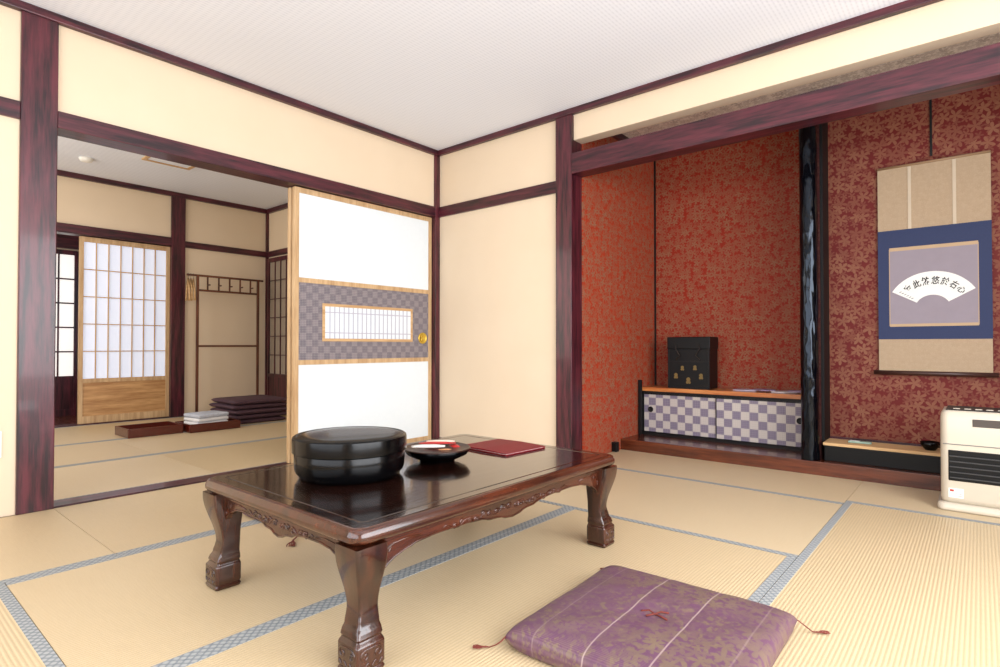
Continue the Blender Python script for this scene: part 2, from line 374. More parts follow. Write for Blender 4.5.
# ---------------------------------------------------------------- fusuma
def fusuma(name,x,y0,y1):
    W=y1-y0; h=1.825
    r=empty(name,(x,y0,0.008),math.pi/2,kind='structure')
    fw=0.032; H=h-0.008
    boxes('frame',[(0,fw,-0.016,0.016,0,H),(W-fw,W,-0.016,0.016,0,H),(fw,W-fw,-0.016,0.016,0,0.04),(fw,W-fw,-0.016,0.016,H-0.035,H),
                   (fw,W-fw,-0.015,0.014,1.19,1.222),(fw,W-fw,-0.015,0.014,0.643,0.675)],m_lightz,r,0.001)
    box('paper_panel',fw,W-fw,-0.010,0.010,1.222,H-0.035,m_fusuma,r)
    box('paper_panel',fw,W-fw,-0.010,0.010,0.04,0.643,m_fusuma,r)
    box('patterned_band',fw,W-fw,-0.010,0.010,0.675,1.19,m_band,r,label='lilac grey lattice-patterned paper band')
    a,b=0.21,W-0.20; z0,z1=0.80,1.06
    boxes('window_frame',[(a,b,-0.015,-0.006,z0,z0+0.020),(a,b,-0.015,-0.006,z1-0.020,z1),(a,a+0.020,-0.015,-0.006,z0+0.02,z1-0.02),(b-0.020,b,-0.015,-0.006,z0+0.02,z1-0.02)],m_lightx,r,0.001)
    box('window_paper',a+0.02,b-0.02,-0.012,-0.004,z0+0.02,z1-0.02,m_fusuma,r)
    bars=[]; n=20
    for i in range(1,n):
        xx=a+0.02+(b-a-0.04)*i/n; bars.append((xx-0.0035,xx+0.0035,-0.0145,-0.011,z0+0.02,z1-0.02))
    for i in (1,2):
        zz=z0+0.02+(z1-z0-0.04)*(0.18 if i==1 else 0.82); bars.append((a+0.02,b-0.02,-0.0143,-0.011,zz-0.003,zz+0.003))
    boxes('window_lattice',bars,plain('lattice_grey',(186,184,200),0.7),r)
    pr=empty('door_pull',(W-0.095,-0.013,0.83)); pr.parent=r; pr.rotation_euler=(math.pi/2,0,0)
    bm=bmesh.new(); lathe(bm,[(0.045,-0.002),(0.045,0.003),(0.041,0.006),(0.035,0.005),(0.032,0.001)],40); 
    mk('pull_ring',bm,m_gold,pr,smooth=True)
    bm=bmesh.new(); c=[((0.020+0.006*math.cos(3*t))*math.cos(t),(0.020+0.006*math.cos(3*t))*math.sin(t),0.005) for t in [i*math.pi/24 for i in range(49)]]
    tube(bm,c,0.003,6); mk('pull_crest',bm,m_gold,pr,smooth=True)
    return r
fusuma('door_1',-0.035,-1.27,-0.055)
fusuma('door_2',-0.083,-1.275,-0.075)

# ---------------------------------------------------------------- shoji
def shoji(name,loc,rot,W,H,board,cols,rows,mframe,mpaper,mboard,fw=0.035,bw=0.005):
    r=empty(name,loc,rot,kind='structure')
    boxes('frame',[(0,fw,-0.016,0.016,0,H),(W-fw,W,-0.016,0.016,0,H),(fw,W-fw,-0.016,0.016,0,0.07),(fw,W-fw,-0.016,0.016,H-0.05,H),(fw,W-fw,-0.015,0.015,board-0.02,board+0.02)],mframe,r,0.001)
    box('board',fw,W-fw,-0.008,0.008,0.07,board-0.02,mboard,r)
    box('paper',fw,W-fw,0.004,0.006,board+0.02,H-0.05,mpaper,r)
    bars=[]
    x0,x1=fw,W-fw; z0,z1=board+0.02,H-0.05
    for i in range(1,cols):
        x=x0+(x1-x0)*i/cols; bars.append((x-bw,x+bw,-0.008,0.004,z0,z1))
    for i in range(1,rows):
        z=z0+(z1-z0)*i/rows; bars.append((x0,x1,-0.007,0.004,z-bw,z+bw))
    boxes('lattice',bars,mframe,r)
    return r
shoji('door_3',(XF-0.03,-1.66,0.012),math.pi/2,0.81,1.84,0.42,7,5,m_lightz,m_shojipaper,m_ltpanel)
shoji('door_4',(-4.36,-2.35,0.0),math.pi/2,0.92,1.84,0.42,6,5,m_post,m_dshoji,m_post,bw=0.008)
shoji('door_5',(-3.25,0.235,0.0),0.0,0.85,1.84,0.42,6,6,m_post,plain('dim_paper',(160,146,130),0.8),m_post)
box('door_6',-4.36,-4.33,-1.40,-0.5,0,1.86,m_blackmat,kind='structure')

# ---------------------------------------------------------------- alcove post
bm=bmesh.new(); loops=[]
for k in range(301):
    z=0.08+2.16*k/300; lp=[]
    for i in range(56):
        a=2*math.pi*i/56
        d2=noise.noise(Vector((math.cos(a)*3.6,math.sin(a)*3.6,z*13+9)))
        d3=noise.noise(Vector((math.cos(a)*2.0,math.sin(a)*2.0,z*6+2)))
        r=0.050+0.0024*d2+0.0018*d3
        lp.append((r*math.cos(a),r*math.sin(a),z))
    loops.append(lp)
loft(bm,loops)
mp_,nt,b=newmat('black_ribbed_log')
nt.links.new(mix(nt,noisef(nt,objvec(nt,(20,20,4)),1.5,3),rgb(3,3,5),rgb(8,9,15)),b.inputs['Base Color']); b.inputs['Roughness'].default_value=0.12
b.inputs['Specular IOR Level'].default_value=0.35; b.inputs['Specular Tint'].default_value=(0.7,0.82,1,1)
bump(nt,b,noisef(nt,objvec(nt,(30,30,12)),1.0,1),0.35,0.010)
p=mk('alcove_pillar',bm,mp_,None,(2.598,0.670,0),smooth=True)
tag(p,'black polished log pillar with rippled bark-like surface in the alcove','pillar')

# ---------------------------------------------------------------- low cabinet
cb=empty('low_cabinet',(1.345,0.93,0.078),label='low alcove cabinet with two checker-patterned sliding doors and orange wood top',cat='cabinet')
W=1.22; D=0.268
box('top_board',-0.01,W,-0.012,D,0.345,0.375,m_shelf,cb,0.002)
boxes('body',[(0,W-0.005,0.01,D,0,0.02),(0,0.012,0.0,D,0.02,0.345),(W-0.017,W-0.005,0.0,D,0.02,0.345),(0.012,W-0.017,D-0.012,D,0.02,0.345)],m_blackmat,cb)
each('rail',[(0.0,W-0.005,-0.004,0.01,0,0.02),(0.0,W-0.005,-0.004,0.01,0.325,0.345)],m_blackmat,cb)
box('end_post',-0.008,0.018,-0.035,-0.013,0.0,0.43,m_blackmat,cb,0.002)
for i,(a,c,yy) in enumerate(((0.014,0.60,0.016),(0.585,W-0.02,0.004))):
    d=box('door',a,c,yy,yy+0.01,0.022,0.323,m_check,cb,label='sliding door with lilac and silver checker paper')
    f=0.006
    boxes('door_edge',[(a,a+f,yy-0.002,yy,0.022,0.323),(c-f,c,yy-0.002,yy,0.022,0.323),(a+f,c-f,yy-0.002,yy,0.022,0.028),(a+f,c-f,yy-0.002,yy,0.317,0.323)],m_blackmat,d)
    bm=bmesh.new(); px=a+0.06 if i==0 else c-0.06
    lathe(bm,[(0.022,0),(0.022,0.004),(0.017,0.006),(0.013,0.002)],24)
    bmesh.ops.rotate(bm,verts=bm.verts,cent=(0,0,0),matrix=Matrix.Rotation(math.pi/2,3,'X'))
    bmesh.ops.translate(bm,verts=bm.verts,vec=(px,yy,0.2))
    mk('door_pull',bm,m_blackmat,d,smooth=True)
lb=empty('lacquer_box',(1.71,1.065,0.4545),0.05,label='black lacquer box with gold crests standing on low cabinet',cat='box')
box('body',-0.158,0.158,-0.10,0.10,0.0,0.30,m_blackbox,lb,0.004)
box('lid',-0.162,0.162,-0.105,0.105,0.297,0.39,m_blackbox,lb,0.005)
boxes('panel_edging',[(-0.158,0.158,-0.103,-0.100,0.0,0.012),(-0.158,-0.146,-0.103,-0.100,0.012,0.297),(0.146,0.158,-0.103,-0.100,0.012,0.297),(-0.146,0.146,-0.103,-0.100,0.20,0.208)],m_blackmat,lb,0.001)
# leaf-fan crests: three-lobed leaf above a short stem
for cx_,cz_,rr_ in ((-0.095,0.085,.030),(-0.0,0.050,.034),(0.095,0.085,.030),(-0.045,0.145,.026),(0.05,0.15,.026)):
    bm=bmesh.new(); pts=[]
    for i in range(60):
        a=2*math.pi*i/60
        lobe=abs(math.cos(1.5*(a-math.pi/2)))**0.5
        up=0.55+0.45*max(0,math.sin(a)); r=rr_*(0.25+0.75*lobe)*up
        pts.append((cx_+r*math.cos(a),cz_+r*math.sin(a)))
    prism(bm,pts,'y',-0.1015,-0.0995)
    mk('gold_crest',bm,m_goldpaint,lb)
mdc=plain('dark_cord',(50,40,34),0.8)
for s in (-1,1):
    bm=bmesh.new(); tube(bm,[(s*0.09,-0.108,0.33),(s*0.09,-0.118,0.30),(s*0.06,-0.116,0.25),(s*0.09,-0.106,0.22)],0.004)
    mk('cord',bm,mdc,lb,smooth=True)
for i,(x,y,rt) in enumerate(((2.10,1.05,0.2),(2.23,1.06,-0.1),(2.36,1.04,0.3),(2.46,1.08,0.0))):
    bm=bmesh.new(); pts=[(0.0,-0.07)]
    for k in range(13):
        a=math.radians(20+140*k/12); pts.append((0.085*math.cos(a),-0.07+0.15*math.sin(a)))
    prism(bm,pts,'z',0.0,0.006)
    o=mk('paper_fan',bm,plain('fan_paper%d'%i,[(206,196,214),(160,140,170),(222,216,220),(178,160,190)][i],0.7),None,(x,y,0.4545+0.0065*(i%2)),rt)
    tag(o,['pale lilac','muted violet','off-white','lilac'][i]+' paper fan lying flat on cabinet top','fan','paper fans on the alcove cabinet')

# ---------------------------------------------------------------- hanging scroll
sx,sy=3.192,0.905
scr=empty('hanging_scroll',(sx,sy,0.617),label='hanging scroll with blue silk mount and fan-shaped calligraphy on alcove wall',cat='scroll')
hw=0.262
box('backing',-hw,hw,-0.004,-0.001,0.01,1.235,m_tan,scr)
box('blue_mount',-hw-0.001,hw+0.001,-0.006,-0.004,0.20,0.855,m_blue,scr)
box('picture_panel',-0.205,0.205,-0.0075,-0.006,0.29,0.73,m_lilac,scr)
boxes('brocade_strip',[(-0.205,0.205,-0.0082,-0.006,0.728,0.748),(-0.205,0.205,-0.0082,-0.006,0.275,0.291),(-0.207,-0.203,-0.008,-0.006,0.28,0.74),(0.203,0.207,-0.008,-0.006,0.28,0.74)],plain('gold_brocade',(182,154,120),0.6),scr)
each('hanging_strip',[(-0.112,-0.096,-0.0075,-0.004,0.855,1.225),(0.096,0.112,-0.0075,-0.004,0.855,1.225)],plain('pale_strip',(196,180,158),0.7),scr)
bm=bmesh.new()
R1,R0,oz=0.222,0.085,0.372
outer=[(R1*math.cos(math.radians(a)),oz+R1*math.sin(math.radians(a))) for a in range(30,151,4)]
inner=[(R0*math.cos(math.radians(a)),oz+R0*math.sin(math.radians(a))) for a in range(150,29,-4)]
prism(bm,outer+inner,'y',-0.0092,-0.0075)
mk('fan_paper',bm,plain('fan_white',(226,226,222),0.8,var=0.02),scr)
bm=bmesh.new(); tube(bm,[(-hw-0.025,-0.011,0.0),(hw+0.025,-0.011,0.0)],0.013,16)
mk('roller',bm,plain('roller_dark',(60,34,28),0.4),scr,smooth=True)
bm=bmesh.new(); tube(bm,[(-hw,-0.006,1.235),(hw,-0.006,1.235)],0.007,10)
mk('top_rod',bm,plain('rod_tan',(150,120,90),0.5),scr,smooth=True)
bm=bmesh.new(); tube(bm,[(-0.12,-0.008,1.24),(0.0,-0.012,1.262),(0.12,-0.008,1.24)],0.002,6)
mk('cord',bm,m_cord,scr,smooth=True)
def textmesh(ch,size):
    cu=bpy.data.curves.new('t','FONT'); cu.body=ch; cu.size=size; cu.align_x='CENTER'; cu.align_y='CENTER'; cu.offset=0.0006
    ob=link(bpy.data.objects.new('t',cu)); bpy.context.view_layer.update()
    dg=bpy.context.evaluated_depsgraph_get()
    me=bpy.data.meshes.new_from_object(ob.evaluated_get(dg)); bpy.data.objects.remove(ob); return me
chars='室此然悠於右心'
jit=[(0.03,1.0,1.0,0.05),(-0.03,1.0,.95,.04),(0.03,1.0,1.05,-.04),(-.02,1.0,1.05,.05),(.03,1.0,1.0,.04),(-.02,.95,.95,.06),(.02,1.05,.8,.04)]
for i,ch in enumerate(chars):
    ang=math.radians(131-i*(131-39)/6.0)
    me=textmesh(ch,0.042)
    t=bmesh.new(); t.from_mesh(me)
    jr,jx,jy,sh=jit[i]
    if t.verts:
        xs=[v.co.x for v in t.verts]; ys=[v.co.y for v in t.verts]
        cxx,cyy=(min(xs)+max(xs))/2,(min(ys)+max(ys))/2
        k=0.038/max(max(xs)-min(xs),max(ys)-min(ys),1e-4)
        for v in t.verts:
            x,y=(v.co.x-cxx)*k*jx,(v.co.y-cyy)*k*1.25*jy
            x+=y*sh+0.0008*math.sin(y*170+i); y+=0.0008*math.sin(x*190+i*2)
            rot=ang-math.pi/2+jr
            X=x*math.cos(rot)-y*math.sin(rot); Y=x*math.sin(rot)+y*math.cos(rot)
            v.co=Vector(((0.170)*math.cos(ang)+X,-0.0098,oz+0.170*math.sin(ang)+Y))
    mk('calligraphy_character',t,m_ink,scr)
bm=bmesh.new()
for k in range(6):
    a=math.radians(145); rr=0.115+0.014*k
    x0=rr*math.cos(a); z0=oz+rr*math.sin(a)
    prism(bm,[(x0-0.006,z0-0.001),(x0+0.006,z0+0.003),(x0+0.005,z0+0.006),(x0-0.005,z0+0.002)],'y',-0.0099,-0.0096)
mk('signature',bm,m_ink,scr)
hk=box('scroll_hanger',-0.006,0.006,-0.008,0.0,0.0,0.36,m_blackmat,None,0.001,loc=(sx,0.918,1.885))
tag(hk,'slim black metal hanger strip above hanging scroll on wall','hanger')

rm=box('remote_control',-0.06,0.06,-0.018,0.018,0,0.012,plain('pale_green_plastic',(150,176,160),0.5),None,0.004,loc=(2.84,0.80,0.1885),rot=0.05)
tag(rm,'small pale green and white remote lying on alcove floor','remote control')
boxes('label_panel',[(-0.05,0.0,-0.012,0.012,0.012,0.0135)],m_white,rm)
bm=bmesh.new(); lathe(bm,[(0.025,0),(0.028,0.006),(0.045,0.025),(0.048,0.045),(0.044,0.047),(0.04,0.03),(0.02,0.012)],32)
bw=mk('small_bowl',bm,m_black,None,(3.18,0.80,0.1885),smooth=True); tag(bw,'small black lacquer bowl on alcove floor below scroll','bowl')
sb=box('speaker_box',-0.02,0.02,-0.02,0.02,0,0.07,m_blackmat,None,0.002,loc=(1.352,0.50,0.002))
tag(sb,'small black box standing on floor beside alcove step','box')
box('grille',-0.016,0.016,-0.022,-0.02,0.008,0.062,m_blackbox,sb)
op=boxes('power_outlet',[(0,0.006,-0.035,0.035,-0.06,0.06)],m_white,None,0.002,loc=(0.0,-2.755,0.33))
tag(op,'white wall outlet plate on cream plaster wall','outlet')
each('socket',[(0.006,0.008,-0.015,0.015,-0.035,-0.01),(0.006,0.008,-0.015,0.015,0.01,0.035)],plain('socket_grey',(190,190,186),0.5),op)

# ---------------------------------------------------------------- table
tb=empty('low_table',(1.884,-1.828,0.002),label='carved dark brown lacquered low tea table on tatami',cat='table')
hx,hy=0.423,0.617; TH=0.348
bm=bmesh.new()
loft(bm,[rrect(hx-.03,hy-.03,.03,TH-.044),rrect(hx-.012,hy-.012,.035,TH-.040),rrect(hx-.004,hy-.004,.04,TH-.034),rrect(hx,hy,.042,TH-.028),rrect(hx,hy,.042,TH-.016),rrect(hx-.004,hy-.004,.04,TH-.010),
         rrect(hx-.006,hy-.006,.038,TH-.004),rrect(hx-.012,hy-.012,.034,TH-.001),rrect(hx-.02,hy-.02,.03,TH-.001)])
mk('top_frame',bm,m_tablebr,tb,smooth=True).modifiers.new('e','EDGE_SPLIT').split_angle=math.radians(50)
bm=bmesh.new()
loft(bm,[rrect(hx-.021,hy-.021,.029,TH-.004),rrect(hx-.021,hy-.021,.029,TH),rrect(hx-.05,hy-.05,.015,TH),rrect(hx-.054,hy-.054,.013,TH-.0012),rrect(hx-.058,hy-.058,.012,TH)])
mk('tabletop',bm,m_tabledk,tb,label='glossy near-black wooden top surface')
def apron_pts(L):
    prof=[(0,.236),(.06,.240),(.12,.249),(.2,.251),(.26,.260),(.4,.265),(.6,.266),(.72,.262),(.8,.253),(.88,.240),(.94,.218),(1,.188)]
    right=[]
    for i in range(61):
        t=i/60
        for (a,za),(b_,zb) in zip(prof,prof[1:]):
            if a<=t<=b_:
                s=(t-a)/(b_-a); s=s*s*(3-2*s) if a<.8 else s; right.append((t*L,za+(zb-za)*s)); break
    left=[(-x,z) for x,z in right[:0:-1]]
    return left+right
for ax,L,off in (('x',hy-.07,hx-.040),('y',hx-.07,hy-.040)):
    for s in (-1,1):
        bm=bmesh.new(); pr=apron_pts(L)
        prism(bm,[(-L,TH-.045)]+pr+[(L,TH-.045)],ax,s*off,s*(off-.018))
        ap=mk('apron',bm,m_tablebr,tb,label='scalloped carved apron')
        bm=bmesh.new(); d=s*(off-0.0002)
        def P(a,z): return (d,a,z) if ax=='x' else (a,d,z)
        def spiral(a0,z0,R,turn,ph,dirn=1):
            pts=[]
            for i in range(22):
                t=i/21; r=R*(1-0.85*t); an=ph+dirn*turn*2*math.pi*t
                pts.append(P(a0+r*math.cos(an),z0+0.8*r*math.sin(an)))
            tube(bm,pts,lambda q:0.0038*(1-0.5*q),6)
        tube(bm,[P(a,z+0.003) for a,z in pr[::2]],0.0032,6)
        n=9 if ax=='x' else 5
        for sg in (-1,1):
            for k in range(n):
                a0=sg*(0.018+0.030*k); z0=0.273+0.004*math.sin(k*2.1)
                spiral(a0,z0,0.0125-0.0004*k,1.3,math.pi*(0.2+k),sg*(1 if k%2 else -1))
            tube(bm,[P(sg*(0.02+0.19*(n/6)*i/24),0.273+0.008*math.sin(i*0.9)) for i in range(25)],0.003,6)
            spiral(sg*(L-0.05),0.270,0.011,1.3,0.5,sg); spiral(sg*(L-0.024),0.244,0.011,1.2,2.0,-sg)
            tube(bm,[P(sg*(L-0.03),0.262),P(sg*(L-0.07),0.280),P(sg*(L-0.12),0.283),P(sg*(L-0.16),0.278)],0.003,6)
        mk('carving',bm,m_tablebr,ap,smooth=True)
bm=bmesh.new()
loft(bm,[rrect(hx-.040,hy-.040,.02,TH-.058),rrect(hx-.030,hy-.030,.022,TH-.054),rrect(hx-.030,hy-.030,.022,TH-.047),rrect(hx-.036,hy-.036,.02,TH-.0435)])
mk('moulding',bm,m_tablebr,tb)
secs=[(0,.039,0),(.008,.0415,0),(.014,.0385,0),(.02,.0410,0),(.07,.0410,0),(.082,.0355,-.002),(.088,.0375,-.002),(.096,.036,-.003),(.112,.0315,-.006),(.145,.0285,-.010),(.31,.045,.002)]
def legsec(z):
    if z>.145:
        t=(z-.145)/(.31-.145); t2=t*t*(3-2*t); bulge=0.006*math.sin(math.pi*min(1,t*1.0))*t
        return (.0285+(.0450-.0285)*t2+bulge, -.010+.013*t2)
    for a,b_ in zip(secs,secs[1:]):
        if a[0]<=z<=b_[0]:
            t=(z-a[0])/(b_[0]-a[0]); t2=t*t*(3-2*t); return (a[1]+(b_[1]-a[1])*t2,a[2]+(b_[2]-a[2])*t2)
zs=[0,.004,.008,.011,.014,.017,.02,.035,.05,.065,.07,.074,.078,.082,.085,.088,.092,.096,.10,.105,.11,.12,.13,.145]+[.145+.159*i/16 for i in range(1,17)]
for sx_ in (-1,1):
    for sy_ in (-1,1):
        lx,ly=sx_*(hx-.052),sy_*(hy-.052)
        bm=bmesh.new(); loops=[]
        for z in zs:
            h,o_=legsec(z); loops.append(rrect(h,h,.007,z,4,lx+sx_*o_,ly+sy_*o_))
        loft(bm,loops)
        lg=mk('leg',bm,m_tableleg,tb,smooth=True,label='curved cabriole leg with carved block foot')
        lg.modifiers.new('e','EDGE_SPLIT').split_angle=math.radians(34)
        for face in range(2):
            d=(lx+sx_*0.0405) if face==0 else (ly+sy_*0.0405)
            def PP(u,z):
                if face==0: return (d,ly+u,z)
                return (lx+u,d,z)
            bm=bmesh.new()
            pts=[]
            for i in range(20):
                t=1-i/19; r=0.014*(1-.85*t); an=math.pi*0.5+2*math.pi*1.2*t
                pts.append(PP(-0.018+r*math.cos(an),0.050+r*math.sin(an)))
            for i in range(20):
                t=i/19; r=0.014*(1-.85*t); an=math.pi*0.5-2*math.pi*1.2*t
                pts.append(PP(0.018+r*math.cos(an),0.050+r*math.sin(an)))
            tube(bm,pts,0.003,6)
            mk('foot_carving',bm,m_tableleg,lg,smooth=True)
            bm=bmesh.new(); tube(bm,[PP(-0.032+0.064*i/20,0.026+0.005*math.cos(i*0.94)) for i in range(21)],0.0026,6)
            mk('foot_carving',bm,m_tableleg,lg,smooth=True)

ZT=0.3505
rc=empty('lacquer_container',(1.79,-2.10,ZT),label='round black lacquer container with flat lid on low table',cat='container')
bm=bmesh.new(); lathe(bm,[(.158,0),(.163,.003),(.165,.010),(.173,.018),(.177,.028),(.179,.05),(.179,.086),(.177,.088)],96)
mk('body',bm,m_black,rc,smooth=True)
bm=bmesh.new(); lathe(bm,[(.177,.083),(.183,.083),(.1855,.085),(.1855,.124),(.184,.130),(.179,.134),(.172,.1352),(.169,.133),(.166,.1345),(.14,.138),(.09,.141),(.04,.1425),(.008,.1427)],96)
o=mk('lid',bm,m_black,rc,smooth=True); o.modifiers.new('e','EDGE_SPLIT').split_angle=math.radians(35)
tr=empty('lacquer_tray',(1.845,-1.755,ZT),label='wide low black lacquer bowl holding wrapped sweets on low table',cat='tray')
bm=bmesh.new(); lathe(bm,[(.062,0),(.066,.002),(.066,.010),(.085,.013),(.112,.026),(.124,.044),(.121,.047),(.110,.031),(.085,.018),(.02,.016)],72)
mk('dish',bm,m_black,tr,smooth=True)
bm=bmesh.new(); lathe(bm,[(.1215,.0455),(.125,.0455),(.1225,.0495),(.119,.0475)],72)
mk('rim',bm,plain('brown_rim',(50,26,18),0.3),tr,smooth=True)
def packet(name,loc,rot,l,w,h,mat,label,tilt=0.0):
    bm=bmesh.new(); loops=[]
    for i in range(13):
        u=-1+2*i/12; t=(1-abs(u)**3)
        loops.append([(u*l,w*math.cos(a)*(0.9+0.1*(1-t)),h*0.5+h*0.5*math.sin(a)*max(t,0.08)) for a in [2*math.pi*k/12 for k in range(12)]])
    loft(bm,loops)
    o=mk(name,bm,mat,None,loc,rot,smooth=True); o.rotation_euler=(tilt,0,rot); tag(o,label,'snack','snacks in the lacquer dish'); return o
zz=ZT+0.0185
m_pr=plain('packet_red',(176,38,36),0.45); m_pw=plain('packet_white',(232,226,218),0.5)
packet('wrapped_sweet',(1.785,-1.79,zz),0.9,.045,.026,.034,m_pw,'white wrapped sweet in black lacquer bowl')
packet('wrapped_sweet',(1.87,-1.69,zz),-0.4,.045,.024,.036,m_pr,'red wrapped sweet in black lacquer bowl')
packet('wrapped_sweet',(1.895,-1.765,zz),0.8,.045,.024,.032,plain('packet_brown',(196,142,98),0.45),'tan wrapped cracker in black lacquer bowl')
packet('wrapped_sweet',(1.795,-1.72,zz),0.2,.04,.022,.036,m_pr,'small red wrapped sweet in black lacquer bowl')
packet('paper_packet',(1.845,-1.80,zz+0.034),0.75,.062,.020,.012,m_pw,'white paper packet resting on top of sweets')
packet('paper_packet',(1.825,-1.735,zz+0.036),0.75,.070,.014,.010,m_pr,'red paper packet resting on top of sweets')
packet('paper_packet',(1.805,-1.70,zz+0.036),0.75,.055,.016,.010,plain('packet_pale',(226,204,186),0.45),'pale paper packet resting on top of sweets')
fo=empty('menu_folder',(1.865,-1.40,ZT),-0.06,label='dark red menu folder lying closed on low table',cat='folder')
box('back_cover',-.135,.135,-.12,.12,0,.003,m_folder,fo,.001)
box('pages',-.128,.128,-.114,.114,.003,.006,m_white,fo)
bm=bmesh.new(); prism(bm,[(-.135,.006),(.135,.006),(.135,.0085),(0,.012),(-.135,.0085)],'y',-.12,.12)
mk('front_cover',bm,m_folder,fo)

# ---------------------------------------------------------------- zabuton
def zabuton_mesh(hx,hy,T,seed=0,n=44,tuft=True):
    bm=bmesh.new(); top={};bot={}
    for i in range(n+1):
        for j in range(n+1):
            u=-1+2*i/n; v=-1+2*j/n
            u=math.copysign(abs(u)**0.65,u); v=math.copysign(abs(v)**0.65,v)
            e=max(0,(1-abs(u)**9)*(1-abs(v)**9))**0.36
            x=hx*u*(1-.016*(1-v*v)); y=hy*v*(1-.016*(1-u*u))
            dome=0.84+0.16*(1-u*u)*(1-v*v)
            w=noise.noise(Vector((x*7+seed,y*7,seed)))*0.09+noise.noise(Vector((x*18+seed,y*18,seed)))*0.04
            t=e*dome*(1+w)
            if tuft:
                t*=1-0.22*math.exp(-(x*x+y*y)/(0.05**2))
                for xs in (-0.06,0.09): t*=1-0.035*math.exp(-((x-xs)**2)/(0.008**2))
            z0=T*0.40
            top[i,j]=bm.verts.new((x,y,z0+T*0.60*t))
            if 0<i<n and 0<j<n: bot[i,j]=bm.verts.new((x,y,z0*(1-min(1,e*1.5))))
            else: bot[i,j]=top[i,j]
    for i in range(n):
        for j in range(n):
            bm.faces.new((top[i,j],top[i+1,j],top[i+1,j+1],top[i,j+1]))
            q=[]
            for vv in (bot[i,j],bot[i,j+1],bot[i+1,j+1],bot[i+1,j]):
                if vv not in q: q.append(vv)
            try: bm.faces.new(q)
            except ValueError: pass
    return bm
def tassel(bm,p,dirv,L=0.035,R=1.0):
    d=Vector(dirv).normalized(); p=Vector(p); s=Vector((-d.y,d.x,0))
    pts=[p-d*0.01]
    for i in range(10):
        t=i/9; q=p+d*0.055*t+s*0.008*math.sin(t*5); q.z=max(0.004,p.z*(1-t*1.3)+0.004); pts.append(q)
    tube(bm,pts,0.0017*R,6)
    e=pts[-1]
    for k in range(5):
        a=(k-2)*0.12; r=[]
        for i in range(7):
            t=i/6; q=e-d*0.004+d*L*t*math.cos(a)+s*(L*t*math.sin(a)+0.003*math.sin(t*7+k)); q.z=0.004; r.append(q)
        tube(bm,r,0.0013*R,5)
def zabuton(loc,rot,hx,hy,T,mat,label,group=None,seed=0,L=0.035,R=1.0):
    r=empty('floor_cushion',loc,rot,label=label,cat='cushion',group=group)
    mk('cushion_body',zabuton_mesh(hx,hy,T,seed,64),mat,r,smooth=True)
    c=T*.40
    for sx_ in (-1,1):
        for sy_ in (-1,1):
            bm=bmesh.new(); tassel(bm,(sx_*(hx-.004),sy_*(hy-.004),c),(sx_,sy_*0.8,0),L,R)
            mk('tassel',bm,m_cord,r,label='reddish brown corner tassel')
    bm=bmesh.new(); ct=T*(.40+.60*.75)
    tube(bm,[(-0.035,-0.01,ct+.006),(-0.02,.008,ct+.005),(0,0,ct+.003),(0.018,-.008,ct+.006),(0.04,-.02,ct+.008)],0.0024,6)
    tube(bm,[(-0.012,-0.03,ct+.007),(-.004,-.012,ct+.006),(0,0,ct+.004),(0.01,.014,ct+.007),(.03,.018,ct+.008)],0.0024,6)
    mk('centre_knot',bm,m_cord,r,label='reddish brown centre knot',smooth=True)
    return r
zabuton((2.740,-1.815,0.002),0.03,0.284,0.284,0.078,m_zab,'purple brocade floor cushion with corner tassels on tatami',seed=2)
zabuton((1.04,-1.77,0.002),0.02,0.23,0.23,0.04,m_zab,'purple brocade floor cushion lying beyond low table',seed=5,L=0.07,R=1.8)
me=None
for k in range(5):
    if me is None:
        o=mk('stacked_cushion',zabuton_mesh(0.28,0.28,0.047,7,30,False),m_zabdk,None,smooth=True); me=o.data; first=o
    else:
        o=first.copy(); sc.collection.objects.link(o)
    o.location=(-2.42+0.008*((k*7)%3-1),-0.40+0.008*((k*5)%3-1),0.003+0.0485*k); o.rotation_euler=(0,0,0.03*((k*3)%4-1.5)*0.5)
    tag(o,'dark purple floor cushion in a stack on tatami','cushion','stacked dark purple floor cushions')
def traybox(x,y,rot,l,w,label):
    r=empty('lacquer_clothes_tray',(x,y,0.002),rot,label=label,cat='tray',group='red-brown lacquer trays on the adjoining room floor')
    h=.075;t=.012
    box('tray_base',-l,l,-w,w,0,.01,m_redtray,r)
    boxes('tray_rim',[(-l,l,-w,-w+t,.01,h),(-l,l,w-t,w,.01,h),(-l,-l+t,-w+t,w-t,.01,h),(l-t,l,-w+t,w-t,.01,h)],m_redtray,r,.002)
traybox(-2.20,-1.40,math.pi/2,0.215,0.17,'empty red-brown lacquer clothes tray on tatami')
traybox(-2.12,-0.935,math.pi/2,0.225,0.17,'red-brown lacquer tray holding folded white cloths')
for k in range(4):
    bm=bmesh.new(); hx_,hy_=0.13,0.15; T=0.036
    loft(bm,[rrect(hx_-.01,hy_-.01,.02,0),rrect(hx_,hy_,.025,.006),rrect(hx_,hy_,.025,T-.008),rrect(hx_-.012,hy_-.012,.02,T-.002)])
    o=mk('folded_towel',bm,[m_cloth,m_cloth,m_cloth,plain('blue_white_cloth',(206,212,226),0.9,var=0.2,nscale=40)][k],None,(-2.12+.004*k,-0.955,0.0135+T*k),0.05*k,smooth=True)
    tag(o,'folded white towel stacked in lacquer tray' if k<3 else 'folded bluish white cotton robe on top of towels','towel','folded towels in the lacquer tray')

